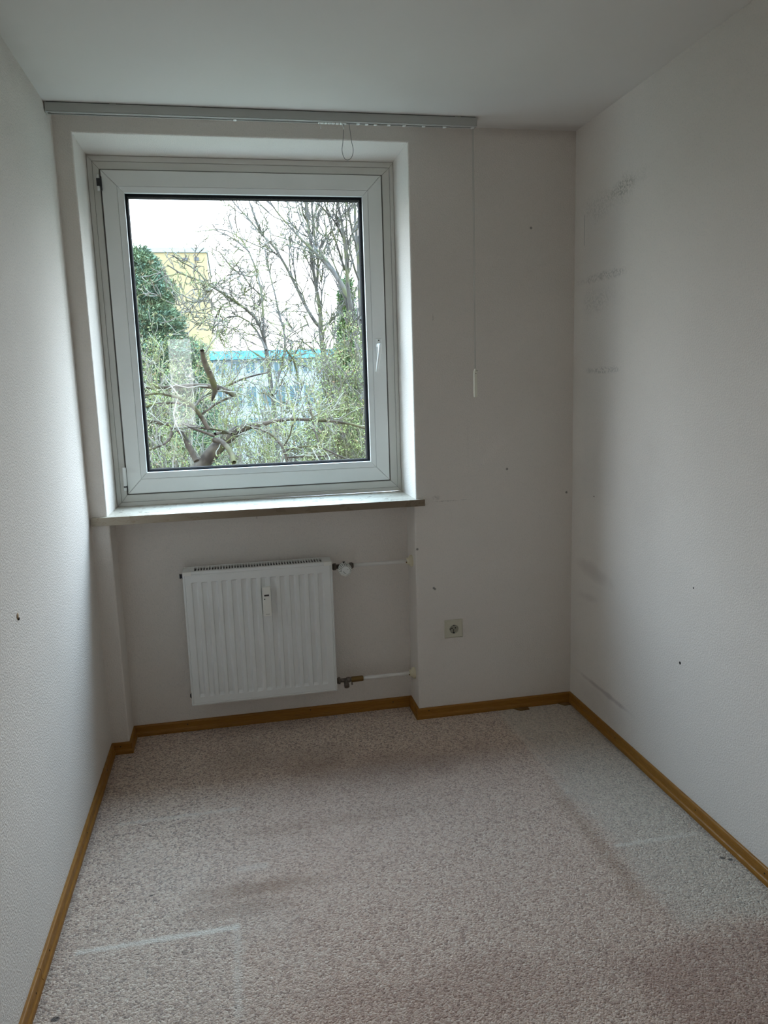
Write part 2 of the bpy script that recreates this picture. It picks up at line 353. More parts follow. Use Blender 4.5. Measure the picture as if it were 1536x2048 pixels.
# rear wall with the doorway the picture is taken from, and the room across with its own window (mirrored in the pane)
DX0, DX1, DZ = .02, .90, 2.02
mb = MB(); mb.box(-.2, DX0, YR-.12, YR, 0, H); mb.box(DX1, W+.2, YR-.12, YR, 0, H); mb.box(DX0, DX1, YR-.12, YR, DZ, H); st(mb.build('wall_rear', M['wall_plain']))
mb = MB(); hy0, hy1 = -7.5, YR-.12
mb.box(-1.2, -1.0, hy0, hy1, 0, H); mb.box(2.4, 2.6, hy0, hy1, 0, H); mb.box(-1.2, 2.6, hy0, hy1, H, H+.2)
mb.box(-1.2, -.2, hy1, hy1+.12, 0, H)
mb.box(-1.2, -.27, hy0-.2, hy0, 0, H); mb.box(.10, 2.6, hy0-.2, hy0, 0, H); mb.box(-.27, .10, hy0-.2, hy0, 0, .92); mb.box(-.27, .10, hy0-.2, hy0, 2.23, H)
st(mb.build('wall_hall', M['wall_plain']))
mb = MB(); mb.box(-1.2, 2.6, hy0, hy1, -.2, 0); st(mb.build('floor', M['carpet']))
w2 = empty('window_2', (-.085, hy0-.1, .92)); st(w2)
mb = MB(); mb.box(-.27,.10,hy0-.12,hy0-.07,.92,.96); mb.box(-.27,.10,hy0-.12,hy0-.07,2.19,2.23); mb.box(-.27,-.24,hy0-.12,hy0-.07,.96,2.19); mb.box(.07,.10,hy0-.12,hy0-.07,.96,2.19); mb.build('window_frame', M['pvc'], w2)
mb = MB(); mb.quad((-.24,hy0-.1,.96),(.07,hy0-.1,.96),(.07,hy0-.1,2.19),(-.24,hy0-.1,2.19)); mb.build('glass_pane', M['glass'], w2)

# small marks on walls that have depth
def dot_on(parent, name, p, axis, rad, mt, th=.002, sq=1.0):
    mb = MB(); mb.lathe(p, axis, [(-.004, rad), (th*.6, rad), (th, rad*.6)], 12); return mb.build(name, mt, parent)
o = dot_on(wl, 'wall_plug', (0, -1.0975, .930), (1, 0, 0), .0085, M['plug'], .002); o['label'] = 'brown filled screw hole with wall plug'
dot_on(wl, 'wall_plug', (0.002, -1.095, .922), (1, 0, 0), .004, M['hole'], .0015)
dot_on(wr, 'wall_plug', (W, -.8735, .507), (-1, 0, 0), .0055, M['hole'], .001)
dot_on(wr, 'wall_plug', (W, -.935, .7918), (-1, 0, 0), .003, M['hole'], .001)
dot_on(wr, 'wall_plug', (W, -.2109, .9988), (-1, 0, 0), .003, M['hole'], .001)

# ------------------------------------------------------------------ skirting boards, mitred round the niche
path = [(0,YR), (0,-1.278), (0,0), (NL,0), (NL,DN), (NR,DN), (NR,0), (W,0), (W,YR)]
prof = [(0,0), (.0145,0), (.0150,.009), (.0135,.0150), (.0105,.0180), (.0095,.0215), (.0100,.0420), (.0085,.0465), (.0060,.0482), (0,.0482)]
def off(i, d):
    p = Vector(path[i])
    def nrm(a, b): t = (Vector(b) - Vector(a)).normalized(); return Vector((t.y, -t.x))
    if i == 0: return p + nrm(path[0], path[1]) * d
    if i == len(path)-1: return p + nrm(path[-2], path[-1]) * d
    a, b = nrm(path[i-1], path[i]), nrm(path[i], path[i+1])
    return p + (a + b) * (d / (1 + a.dot(b)))
names = ['baseboard_left', 'baseboard_left', 'baseboard_front', 'baseboard_front', 'baseboard_front', 'baseboard_front', 'baseboard_front', 'baseboard_right']
boards = []
for i, nm in enumerate(names):
    mb = MB(); e0 = [Vector((*off(i, d), z)) for d, z in prof]; e1 = [Vector((*off(i+1, d), z)) for d, z in prof]
    t = (e1[0]-e0[0]).normalized()
    if i == 0: e1 = [q - t*.0009 - t*.0 + t*(.003 if z > .03 else 0)*0 for q, (d, z) in zip(e1, prof)]
    if i == 1: e0 = [q + t*.0009 for q in e0]
    mb.extrude(None, e0, e1); b = mb.build(nm, M['wood']); st(b); boards.append(b)
def nail(b, p, ax):
    mb = MB(); mb.lathe(p, ax, [(-.002, .0026), (.0006, .0026), (.0010, .0015)], 10); mb.build('nail_hole', M['hole'], b)
nail(boards[1], (.0098,-.634,.030), (1,0,0)); nail(boards[1], (.0098,-1.19,.030), (1,0,0)); nail(boards[0], (.0098,-1.335,.026), (1,0,0)); nail(boards[1], (.0098,-.2,.031), (1,0,0))
nail(boards[4], (.845,DN-.0098,.036), (0,-1,0)); nail(boards[4], (1.23,DN-.0098,.030), (0,-1,0)); nail(boards[4], (.30,DN-.0098,.032), (0,-1,0)); nail(boards[2], (.035,-.0098,.033), (0,-1,0))
nail(boards[6], (1.364,-.0098,.036), (0,-1,0)); nail(boards[7], (W-.0098,-1.009,.033), (-1,0,0)); nail(boards[7], (W-.0098,-1.356,.031), (-1,0,0)); nail(boards[7], (W-.0098,-.45,.03), (-1,0,0))

# ------------------------------------------------------------------ window_1
win = empty('window_1', (.697, .30, 1.0)); st(win)
def member_ring(name, mt, x0, x1, z0, z1, X0, X1, Z0, Z1, yf, yb, yf_in=None, bevel=.0015, gap=.0004, parent=None):
    """four mitred members between inner rectangle (lower case) and outer rectangle (capitals)"""
    yi = yf if yf_in is None else yf_in
    q = {'bottom': ((X0,Z0),(X1,Z0),(x1,z0),(x0,z0)), 'right': ((X1,Z0),(X1,Z1),(x1,z1),(x1,z0)), 'top': ((X1,Z1),(X0,Z1),(x0,z1),(x1,z1)), 'left': ((X0,Z1),(X0,Z0),(x0,z0),(x0,z1))}
    for k, (a, b, c, d) in q.items():
        t = Vector((b[0]-a[0], b[1]-a[1])).normalized() * gap
        A = (a[0]+t.x, a[1]+t.y); B = (b[0]-t.x, b[1]-t.y); Cc = (c[0]-t.x, c[1]-t.y); D = (d[0]+t.x, d[1]+t.y)
        mb = MB(); vs = [(A[0],yf,A[1]),(B[0],yf,B[1]),(Cc[0],yi,Cc[1]),(D[0],yi,D[1]),(A[0],yb,A[1]),(B[0],yb,B[1]),(Cc[0],yb,Cc[1]),(D[0],yb,D[1])]
        mb.add(vs, [(0,1,2,3),(7,6,5,4),(0,4,5,1),(1,5,6,2),(2,6,7,3),(3,7,4,0)])
        mb.build(name, mt, parent or win, bevel=bevel)
# backing of dark grime inside the joints
member_ring('frame_core', M['grime'], .12, 1.268, 1.06, 2.375, XL+.001, XR-.001, ZS+.001, ZT-.001, .2815, .36, bevel=0, gap=0)
member_ring('cover_strip', M['pvc_frame'], .0850, 1.3110, 1.0190, 2.4140, XL+.0015, XR-.0015, ZS+.001, ZT-.0015, .2760, .285, bevel=.001)
member_ring('frame_bar', M['pvc_frame'], .110, 1.278, 1.050, 2.384, .0858, 1.3102, 1.0198, 2.4132, .2790, .3400, bevel=.0012)
SX0, SX1, SZ0, SZ1 = .1178, 1.2700, 1.0570, 2.3776
member_ring('sash_bar', M['pvc'], .1765, 1.2098, 1.1185, 2.3158, SX0, SX1, SZ0, SZ1, .2615, .3300, bevel=.0025)
member_ring('glazing_bead', M['pvc'], .2015, 1.1868, 1.1450, 2.2925, .1772, 1.2091, 1.1192, 2.3151, .2622, .3000, .2700, bevel=.0012)
member_ring('gasket', M['gasket'], .2090, 1.1790, 1.1520, 2.2850, .2005, 1.1880, 1.1440, 2.2935, .2850, .3040, .2960, bevel=.0004, gap=0)
mb = MB(); mb.quad((.203,.3000,1.146),(1.185,.3000,1.146),(1.185,.3000,2.291),(.203,.3000,2.291)); mb.build('glass_pane', M['glass'], win)
# outer gasket rebate and outside frame seen through the glass
member_ring('outer_frame', M['gasket'], .2110, 1.1770, 1.1540, 2.2830, .12, 1.268, 1.06, 2.375, .3060, .3420, bevel=0, gap=0)
# handle
hd = MB(); hd.box(1.2240, 1.2510, .2535, .2620, 1.622, 1.692); hnd = hd.build('window_handle', M['pvc'], win, bevel=.003)
hd = MB(); hd.lathe((1.2370,.2540,1.660), (0,-1,0), [(0,.0115),(.020,.0105),(.0235,.008)], 20)
hd.tube([(1.2370,.2340,1.661),(1.2350,.2215,1.655),(1.2310,.2140,1.630),(1.2235,.2120,1.585),(1.2165,.2120,1.545)], [.0085,.0082,.0068,.0062,.0060], 12); hd.build('lever', M['pvc'], hnd)
hd = MB(); hd.lathe((1.2370,.2537,1.683),(0,-1,0),[(0,.003),(.001,.002)],10); hd.build('screw', M['hole'], hnd)
# hinges
h1 = MB(); h1.lathe((.1075,.2560,2.357),(0,0,-1),[(0,.0045),(.0,.0055),(.062,.0055),(.062,.0045)],14); hg = h1.build('hinge', M['pvc'], win); hg['label'] = 'upper hinge with uncovered dark metal middle'
h1 = MB(); h1.box(.1010,.1165,.2480,.2650,2.3120,2.3420); h1.build('hinge_arm', M['dark'], hg, bevel=.0015)
h1 = MB(); h1.box(.1170,.1205,.2500,.2620,2.2960,2.3500); h1.build('hinge_plate', M['dark'], hg)
h2 = MB(); h2.box(.1030,.1170,.2470,.2640,1.0920,1.1740); hg2 = h2.build('hinge', M['pvc'], win, bevel=.004); hg2['label'] = 'lower hinge under its white plastic cover'
h2 = MB(); h2.box(.1030,.1150,.2500,.2660,1.0730,1.0870); h2.build('hinge_pin', M['pvc'], hg2, bevel=.002)
h2 = MB(); h2.box(.1035,.1175,.2490,.2640,1.0870,1.0920); h2.box(.1152,.1180,.2500,.2640,1.0690,1.0900); h2.build('hinge_joint', M['dark'], hg2)
# stone sill
mb = MB(); vs = []
x0, x1, y0, y1 = .0, 1.3640, -.020, .2795
mb.add([(.0070,y0,.9712),(x1,y0,.9714),(x1,-.0005,.9714),(.0070,-.0005,.9712),(.0070,y0,1.0044),(x1,y0,.9996),(x1,-.0005,.9996),(.0070,-.0005,1.0044)],
       [(0,3,2,1),(4,5,6,7),(0,1,5,4),(1,2,6,5),(2,3,7,6),(3,0,4,7)])
mb.add([(XL+.0005,-.0006,.9712),(XR-.0005,-.0006,.9714),(XR-.0005,y1,.9714),(XL+.0005,y1,.9712),(XL+.0005,-.0006,1.0042),(XR-.0005,-.0006,.9998),(XR-.0005,y1,1.0006),(XL+.0005,y1,1.0020)],
       [(4,5,6,7),(0,1,5,4),(1,2,6,5),(2,3,7,6),(3,0,4,7),(0,3,2,1)])
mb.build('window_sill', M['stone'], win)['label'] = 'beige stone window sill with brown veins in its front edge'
mb = MB(); mb.lathe((.651,-.0195,.9712),(0,0,-1),[(0,.0008),(.009,.0007)],6); mb.build('hook', M['hole'], win)

# ------------------------------------------------------------------ curtain track under the ceiling
tr = empty('curtain_track', (.79, -.125, 2.465)); tag(tr, 'white curtain track under the ceiling along the top of the window wall', 'curtain rail')
xa, xb = .0070, 1.5740; yc = -.1060; ya, yb = -.1250, -.0900; zb, zt = 2.4665, 2.4970
mb = MB()
pr = [(ya,zt),(ya,zb+.0035),(ya+.002,zb+.0035),(ya+.002,zb),(yc-.0060,zb),(yc-.0060,zb+.002),(ya+.004,zb+.004),(ya+.004,zt-.003),(yb-.004,zt-.003),(yb-.004,zb+.004),(yc+.0060,zb+.002),(yc+.0060,zb),(yb-.002,zb),(yb,zb+.0035),(yb,zt)]
mb.extrude(None, [Vector((xa,y,z)) for y,z in pr], [Vector((xb,y,z)) for y,z in pr]); mb.build('rail', M['rail'], tr)
for y_ in (yc-.0075, yc+.0060):
    mb = MB(); mb.box(xa+.012, xb-.006, y_, y_+.0015, zb-.0016, zb+.001); mb.build('rail_lip', M['lip'], tr)
mb = MB(); mb.box(xa+.012, xb-.006, yc-.0058, yc+.0058, zb+.0045, zb+.005); mb.build('slot_interior', M['black'], tr)  # black strip painted as the shade inside the slot
mb = MB(); mb.box(xa+.001, xb-.001, ya+.003, yb-.003, zt-.0005, 2.4999); mb.build('shadow_gap_strip', M['dark'], tr)  # dark strip painted as the shadow gap between rail and ceiling
for xx in (xa-.0035, xb):
    mb = MB(); mb.box(xx, xx+.0035, ya-.0006, yb+.0006, zb-.0006, zt+.0006); mb.build('end_cap', M['rail'], tr, bevel=.0005)
for xx in (.22, 1.49):
    mb = MB(); mb.box(xx, xx+.022, ya-.0016, ya+.004, zt-.004, zt+.0025); mb.build('bracket', M['rail'], tr, bevel=.0006)
gm = MB(); gm.box(-.0055,.0055,-.0085,.0085,-.0042,.0008); gm.box(-.0012,.0012,-.0045,.0045,-.0055,-.0028); gm.lathe((0,0,.0012),(0,0,1),[(0,.0024),(.0030,.0024)],8)
xs = [.655, .967, .977, .990, 1.004, 1.018, 1.034, 1.050, 1.062, 1.113, 1.146, 1.180, 1.232, 1.292, 1.369, 1.452, 1.565]
g0 = None
for x in xs:
    if g0 is None: g0 = gm.build('glider', M['lip'], tr, bevel=.0004); g0.matrix_parent_inverse = Matrix.Identity(4); g0.location = Vector((x, yc, zb+.0005)) - tr.location
    else: c = g0.copy(); C.objects.link(c); c.location = Vector((x, yc, zb+.0005)) - tr.location
for x in (.967, 1.054):
    mb = MB(); mb.tube([(x,yc,zb-.003),(x+.001,yc-.002,zb-.010),(x+.003,yc-.003,zb-.019),(x+.0035,yc,zb-.022)], .0017, 6); mb.build('hook', M['lip'], tr)
def spline(pts, n=8):
    pts = [Vector(p) for p in pts]; out = []
    P = [pts[0]*2 - pts[1]] + pts + [pts[-1]*2 - pts[-2]]
    for i in range(1, len(P)-2):
        for k in range(n):
            t = k/n; a, b, c, d = P[i-1], P[i], P[i+1], P[i+2]
            out.append(.5*((2*b) + (c-a)*t + (2*a-5*b+4*c-d)*t*t + (3*b-a-3*c+d)*t*t*t))
    return out + [pts[-1]]
lp = [at(688,250,yc), at(686,282,yc), at(684,300,yc), at(688,315,yc), at(695,320,yc), at(703,315,yc), at(706.5,300,yc), at(703,282,yc), at(698,250,yc)]
lp[0].z = zb+.003; lp[-1].z = zb+.003
mb = MB(); mb.tube(spline(lp), .0011, 6); mb.build('cord_loop', M['greycord'], tr)
cx = 1.5665
mb = MB()
for dx in (-.0022, .0022):
    mb.tube([(cx+dx,yc,zb+.002),(cx+dx,yc,2.0),(cx+dx*.8,yc+.001,1.541)], .0010, 6)
cord = mb.build('pull_cord', M['cord'], tr)
mb = MB(); pw = [Vector((cx-.0068,0,0)), Vector((cx-.0068,0,.103)), Vector((cx-.0035,0,.114)), Vector((cx+.0010,0,.116)), Vector((cx+.0068,0,.103)), Vector((cx+.0068,0,0))]
mb.extrude(None, [p + Vector((0,yc-.005,1.4270)) for p in pw], [p + Vector((0,yc+.005,1.4270)) for p in pw]); mb.build('cord_weight', M['cordw'], cord, bevel=.0018)
mb = MB(); mb.lathe((cx+.001,yc-.0045,1.523),(0,-1,0),[(0,.0018),(.0008,.0016)],10); mb.lathe((cx+.0055,yc-.004,1.5335),(.5,-1,.5),[(0,.002),(.0012,.0016)],8); mb.build('cord_hole', M['hole'], cord)

# ------------------------------------------------------------------ radiator
rad = empty('radiator', (.648, .07, .16)); tag(rad, 'white fluted panel radiator with thermostat hanging in the niche under the window', 'radiator')
RX0, RX1, RZ0, RZ1, RF = .3350, .9580, .1640, .7430, .0200
def fl(x, z):                                      # depth of the pressed flutes
    d = 0.0
    p = (RX1 - RX0 - .058) / 14.0; a = x - (RX0 + .033)
    if 0 <= a < p * 14:
        t = (a % p) / p
        if t < .10: k = t / .10
        elif t < .50: k = 1
        elif t < .66: k = 1 - (t - .50) / .16
        else: k = 0
        zz = min(1, max(0, (z - (RZ0 + .036)) / .012)) * min(1, max(0, ((RZ1 - .040) - z) / .005))
        d = k * zz * .0085
    return d
p = (RX1 - RX0 - .058) / 14.0; gx = [RX0, RX0+.006, RX0+.0085, RX0+.011, RX0+.033]
for i in range(14):
    for t in (.0, .05, .10, .30, .50, .58, .66, .83): gx.append(RX0 + .033 + p*(i + t))
gx += [RX0+.033+p*14, RX1-.011, RX1-.0085, RX1-.006, RX1]
gz = [RZ0, RZ0+.006, RZ0+.0085, RZ0+.011, RZ0+.036, RZ0+.042, RZ0+.048, RZ0+.30, RZ1-.045, RZ1-.0425, RZ1-.040, RZ1-.011, RZ1-.0085, RZ1-.006, RZ1]
mb = MB(); vs = []; fs = []
for z in gz:
    for x in gx:
        e = min(x-RX0, RX1-x, z-RZ0, RZ1-z); y = RF + fl(x, z) + (.0022 if abs(e-.0085) < 1e-5 else 0) + (.002 if e < 1e-6 else 0)
        vs.append((x, y, z))
nx = len(gx)
for j in range(len(gz)-1):
    for i in range(nx-1): fs.append((j*nx+i, j*nx+i+1, (j+1)*nx+i+1, (j+1)*nx+i))
mb.add(vs, fs, False)
def rim(seq):
    n = len(seq); a = [vs[k] for k in seq]; b = [(x, RF+.016, z) for (x, y, z) in a]
    mb.add(a + b, [(i, i+1, n+i+1, n+i) for i in range(n-1)])
J = len(gz)-1
rim([i for i in range(nx)]); rim([J*nx+i for i in range(nx)]); rim([j*nx for j in range(J+1)]); rim([j*nx+nx-1 for j in range(J+1)])
mb.build('front_panel', M['enamel'], rad, fix=True)
mb = MB(); mb.box(RX0+.006, RX1-.006, .036, .050, RZ0+.006, RZ1-.012); mb.box(RX0+.010, RX1-.010, .098, .116, RZ0+.002, RZ1-.01); mb.build('water_panel', M['enamel'], rad, bevel=.003)
mb = MB()
for i in range(40): x = RX0+.03+i*.0145; mb.box(x, x+.0012, .050, .098, RZ0+.03, RZ1-.03)
fins = mb.build('fins', M['enamel'], rad)
for (xa_, xb_) in ((RX0-.001, RX0+.0015), (RX1-.0015, RX1+.001)):
    mb = MB(); mb.box(xa_, xb_, RF+.010, .120, RZ0+.004, RZ1+.004); mb.build('side_cover', M['enamel'], rad, bevel=.0012)
# top grille: frame with slots
gr = MB(); z0g, z1g = RZ1-.002, RZ1+.0050
gxa, gxb, gya, gyb = RX0+.046, RX1-.040, .040, .102
gr.box(RX0-.0005, RX1+.0005, RF+.001, gya, z0g, z1g); gr.box(RX0, RX1, gyb, .120, z0g, z1g+.001); gr.box(RX0, gxa, gya, gyb, z0g, z1g); gr.box(gxb, RX1, gya, gyb, z0g, z1g)
grille = gr.build('top_grille', M['enamel'], rad, bevel=.001)
nb = 46; stp = (gxb-gxa)/nb
b0 = None
for i in range(1, nb):
    x = gxa + i*stp
    if b0 is None:
        mb = MB(); mb.box(-.0022, .0022, gya-.001, gyb+.001, z0g+.001, z1g-.0005); b0 = mb.build('grille_bar', M['enamel'], grille); b0.location = (x, 0, 0)
    else: c = b0.copy(); C.objects.link(c); c.location = (x, 0, 0)
mb = MB(); mb.box(gxa, gxb, gya, gyb, z0g-.004, z0g+.0004); mb.build('slot_shade_sheet', M['black'], rad)  # black sheet standing in for the shade between the grille bars
for xx, sg in ((RX0+.001, 1), (RX1-.001, -1)):
    mb = MB(); mb.box(min(xx, xx+sg*.034), max(xx, xx+sg*.034), RF-.0012, RF+.012, RZ1-.011, RZ1+.0062); mb.build('corner_clip', M['meter'], rad, bevel=.0015)
# plugs on the left
mb = MB(); mb.lathe((RX0-.001,.070,.722),(-1,0,0),[(0,.013),(.004,.013),(.004,.009),(.011,.009),(.011,.011),(.014,.011)],12); pl = mb.build('vent_plug', M['dark'], rad)
mb = MB(); mb.lathe((RX0-.015,.070,.722),(-1,0,0),[(0,.004),(.003,.004)],10); mb.build('vent_screw', M['pvc'], pl)
mb = MB(); mb.lathe((RX0-.001,.070,.192),(-1,0,0),[(0,.012),(.005,.012),(.005,.008),(.008,.008)],12); mb.build('blank_plug', M['dark'], rad)
# thermostat valve, upper right
VX = 1.009; VZ = .7130
mb = MB(); mb.lathe((RX1-.002,.070,VZ),(1,0,0),[(0,.0125),(.012,.0125),(.012,.0155),(.024,.0155),(.024,.010),(.085,.010),(.085,.0140),(.097,.0140),(.097,.011),(.101,.011)],14); vb = mb.build('thermostat_valve', M['steel'], rad)
mb = MB(); mb.lathe((VX,.070,VZ),(0,-1,.0),[(-.014,.012),(.0,.0125),(.030,.0125),(.030,.0145),(.042,.0145)],16); mb.build('valve_neck', M['steel'], vb)
mb = MB(); zc = VZ+.0045
prf = [(.038,.0140),(.044,.0185),(.050,.0245),(.078,.0262),(.092,.0255),(.100,.0225),(.103,.0150)]
mb.lathe((VX,.070,zc),(0,-1,0),prf,36); hdm = mb.build('thermostat_head', M['pvc'], vb)
mb = MB()
for i in range(20):
    a = 2*PI*i/20; u = Vector((math.cos(a),0,math.sin(a))); q = Vector((VX,.070,zc)); n_ = Vector((0,-1,0))
    mb.tube([q+u*.0255+n_*.060, q+u*.0268+n_*.080, q+u*.0252+n_*.0945, q+u*.0205+n_*.1025], .0019, 5)
mb.build('grip_ribs', M['meter'], hdm)
mb = MB()
for i in range(20):
    a = 2*PI*(i+.5)/20; u = Vector((math.cos(a),0,math.sin(a))); q = Vector((VX,.070,zc)); n_ = Vector((0,-1,0))
    if math.sin(a) > -.35: mb.tube([q+u*.0253+n_*.070, q+u*.0262+n_*.086, q+u*.0235+n_*.0985, q+u*.0178+n_*.1022], .0010, 4)
mb.build('vent_slots', M['black'], hdm)
mb = MB(); mb.box(VX-.0060, VX+.0020, .0000, .0150, zc+.0245, zc+.0300); mb.build('setting_pointer', M['black'], hdm)
mb = MB(); q = Vector((VX,.070-.1033,zc)); mb.tube([q+Vector((-.009,0,-.002)), q+Vector((-.0085,0,-.007)), q+Vector((-.004,0,-.0115)), q+Vector((.001,0,-.0130))], .0009, 5); mb.tube([q+Vector((.0085,0,.0040)), q+Vector((.0098,0,.0058))], .0013, 5); mb.build('setting_marks', M['black'], hdm)
# return valve, lower right
RZ = .1900
mb = MB(); mb.lathe((RX1-.002,.070,RZ),(1,0,0),[(0,.0125),(.013,.0125),(.013,.0155),(.022,.0155),(.022,.009),(.050,.009),(.050,.0115),(.066,.0125),(.066,.0105),(.075,.0105)],14); rv = mb.build('return_valve', M['steel'], rad)
mb = MB(); mb.lathe((1.004,.070,RZ-.002),(0,-.8,-.6),[(0,.011),(.020,.011),(.026,.0125),(.034,.0115)],12); mb.lathe((1.030,.062,RZ-.010),(0,-.3,-1),[(0,.003),(.012,.003)],8); mb.build('valve_cap', M['steel'], rv)
mb = MB(); mb.lathe((RX1+.070,.070,RZ),(1,0,0),[(0,.0110),(.004,.0128),(.050,.0128),(.054,.0118)],10); mb.build('brass_sleeve', M['brass'], rv)
# heat meter on the front panel
MX0, MX1, MZ0, MZ1, MY = .6555, .6915, .5390, .6640, -.0050
mb = MB(); vs_ = [(MX0,MZ0),(MX1,MZ0),(MX1,MZ1),(MX0,MZ1)]
mb.box(MX0, MX1, MY, RF-.0005, MZ0, MZ1); hm = mb.build('heat_meter', M['meter'], rad, bevel=.0028)
mb = MB(); mb.box(MX0+.0075, MX0+.0275, MY-.0006, MY+.001, .6262, .6335); mb.build('display', M['black'], hm)
mb = MB(); mb.lathe((MX0+.0085,MY+.0002,.6140),(0,-1,0),[(0,.0030),(.0008,.0026)],14); mb.build('sensor_dot', M['black'], hm)
mb = MB(); mb.box(MX0+.010,MX0+.026,MY-.0004,MY+.001,.5475,.5488); mb.build('print_line', M['grime'], hm)
for zz in (MZ0+.006,):
    mb = MB(); mb.box(MX0-.0004, MX1+.0004, MY+.004, MY+.0046, MZ0+.012, MZ1-.001); mb.build('housing_seam', M['grime'], hm)

# supply and return pipes with their wall rosettes
for (nm, z, x0_, lab) in (('heating_pipe', .7130, RX1+.0985, 'white painted upper heating pipe from thermostat valve to the niche side wall'),
                          ('heating_pipe', .1900, RX1+.1225, 'white painted lower heating pipe from brass sleeve to the niche side wall')):
    pe = empty('heating_pipe', (x0_, .07, z)); tag(pe, lab, 'pipe', 'heating pipes in the radiator niche')
    mb = MB(); mb.tube([(x0_,.07,z),((x0_+NR)/2,.069,z+.001),(NR,.068,z+.0015)], .0088, 16); mb.build('pipe', M['pipe'], pe)
    mb = MB(); mb.lathe((NR-.0002,.068,z+.0015),(-1,0,0),[(0,.0265),(.005,.0268),(.010,.0240),(.014,.0190),(.0150,.0165),(.0210,.0155),(.0250,.0140),(.0250,.0098)],28); mb.build('rosette', M['cream'], pe)
    mb = MB(); mb.box(NR-.0300,NR-.0250,.0565,.0600,z-.004,z+.001); mb.build('rosette_clip', M['brass'], pe)

# ------------------------------------------------------------------ wall socket
so = empty('wall_socket', (1.4870, 0, .406)); tag(so, 'square ivory earthed wall socket right of the niche near the floor', 'socket')
sx0, sx1, sz0, sz1 = 1.4455, 1.5285, .3655, .4480
mb = MB(); scx, scz = (sx0+sx1)/2, (sz0+sz1)/2
# cover with round hole: square outline to circle
n = 32; ring_o = []; ring_m = []; ring_i = []
for i in range(n):
    a = 2*PI*i/n; c_, s_ = math.cos(a), math.sin(a); k = 1/max(abs(c_), abs(s_))
    ring_o.append((scx+c_*k*.0415, 0.0, scz+s_*k*.0412)); ring_m.append((scx+c_*k*.0360, -.0095, scz+s_*k*.0358)); ring_i.append((scx+c_*.0205, -.0102, scz+s_*.0205))
ro2 = [(x, -.0035, z) for x, y, z in ring_o]; ri2 = [(scx+(x-scx)*.96, .0, scz+(z-scz)*.96) for x, y, z in ring_i]
rr = [ring_o, ro2, ring_m, ring_i, ri2]
mb.add(sum(rr, []), [(k*n+i, k*n+(i+1)%n, (k+1)*n+(i+1)%n, (k+1)*n+i) for k in range(4) for i in range(n)]); mb.build('cover_plate', M['socket'], so)
mb = MB(); mb.lathe((scx,-.0004,scz),(0,-1,0),[(0,.0190),(.0012,.0190)],28); ins = mb.build('socket_insert', M['socket_in'], so)
for dx, dz, rr_ in ((-.0075,.0020,.0030),(.0085,.0030,.0030)):
    mb = MB(); mb.lathe((scx+dx,-.0012,scz+dz),(0,-1,0),[(0,rr_),(.0010,rr_)],12); mb.build('pin_hole', M['hole'], ins)
for sg in (1, -1):
    mb = MB(); mb.box(scx-.0022, scx+.0022, -.0090, -.0012, scz+sg*.0185-.0025, scz+sg*.0185+.0025); mb.build('earth_clip', M['dark'], ins)
mb = MB(); mb.box(scx-.0180,scx-.0160,-.0080,-.0012,scz-.004,scz+.004); mb.box(scx-.0012,scx+.0012,-.0026,-.0012,scz-.016,scz-.002); mb.build('guide_rib', M['hole'], ins)

# ------------------------------------------------------------------ small things on the carpet
for (u, v, sc_, lab) in ((1043, 1419, 1.0, 'thin dark wooden wedge poking out from the skirting right of the socket'), (1133, 1411, .85, 'thin dark wooden wedge poking out at the corner of the right wall')):
    q = at(u, v, -.03); t_ = (0 - CAM.z) / (q.z - CAM.z); q = CAM + (q - CAM) * t_
    mb = MB(); a = .036 * sc_; y_ = -.0152
    mb.extrude(None, [Vector((q.x-a,y_,.0002)), Vector((q.x+a,y_,.0002)), Vector((q.x+a*.95,y_-.026,.0002)), Vector((q.x-a*.3,y_-.030,.0002))], [Vector((q.x-a,y_,.0042)), Vector((q.x+a,y_,.0042)), Vector((q.x+a*.95,y_-.026,.0042)), Vector((q.x-a*.3,y_-.030,.0042))])
    tag(mb.build('wooden_wedge', M['woodchip'], bevel=.0008), lab, 'wedge', 'wooden wedges under the skirting')
rnd = random.Random(5)
for (x, y, s_, mt, lab) in ((.958, .105, .0045, 'crumb', 'pale crumb of plaster on the carpet below the radiator'), ):
    b = bmesh.new(); bmesh.ops.create_icosphere(b, subdivisions=2, radius=s_)
    for v_ in b.verts: v_.co *= rnd.uniform(.7, 1.15); v_.co.z *= .7
    me = bpy.data.meshes.new('plaster_crumb'); b.to_mesh(me); b.free(); me.materials.append(M[mt]); o = bpy.data.objects.new('plaster_crumb', me); C.objects.link(o); o.location = (x, y, s_*.55); tag(o, lab, 'crumb')

# ================================================================== outside
GZ = -3.6
def mk_ground():
    m = mat('winter_grass', (.12, .13, .05), 1.0, spec=.1); g = G(m)
    b = g.mix(g.ramp(g.noise(.9, 5, .6), .35, .65), (.12, .125, .08), (.12, .11, .09)); b = g.mix(g.ramp(g.noise(.12, 3), .45, .6), b, (.15, .15, .14)); g.color(b); return m
mb = MB(); mb.quad((-150, 1.2, GZ), (150, 1.2, GZ), (150, 200, GZ), (-150, 200, GZ)); st(mb.build('ground', mk_ground()))
def plain(name, col, rough=.8, var=.12, sc=.5):
    m = mat(name, col, rough, spec=.2); g = G(m); g.color(g.mix(g.ramp(g.noise(sc, 4), .35, .7), col, tuple(c*(1-var) for c in col))); return m
M['yellow'] = plain('yellow_render', (.22, .175, .095)); M['parapet'] = plain('parapet', (.20, .22, .22)); M['ventgrey'] = plain('vent_grey', (.07, .072, .075))
M['bwhite'] = plain('white_cladding', (.20, .225, .24)); M['teal'] = plain('teal_roof', (.06, .17, .22)); M['pane'] = mat('far_pane', (.05, .08, .09), .15)
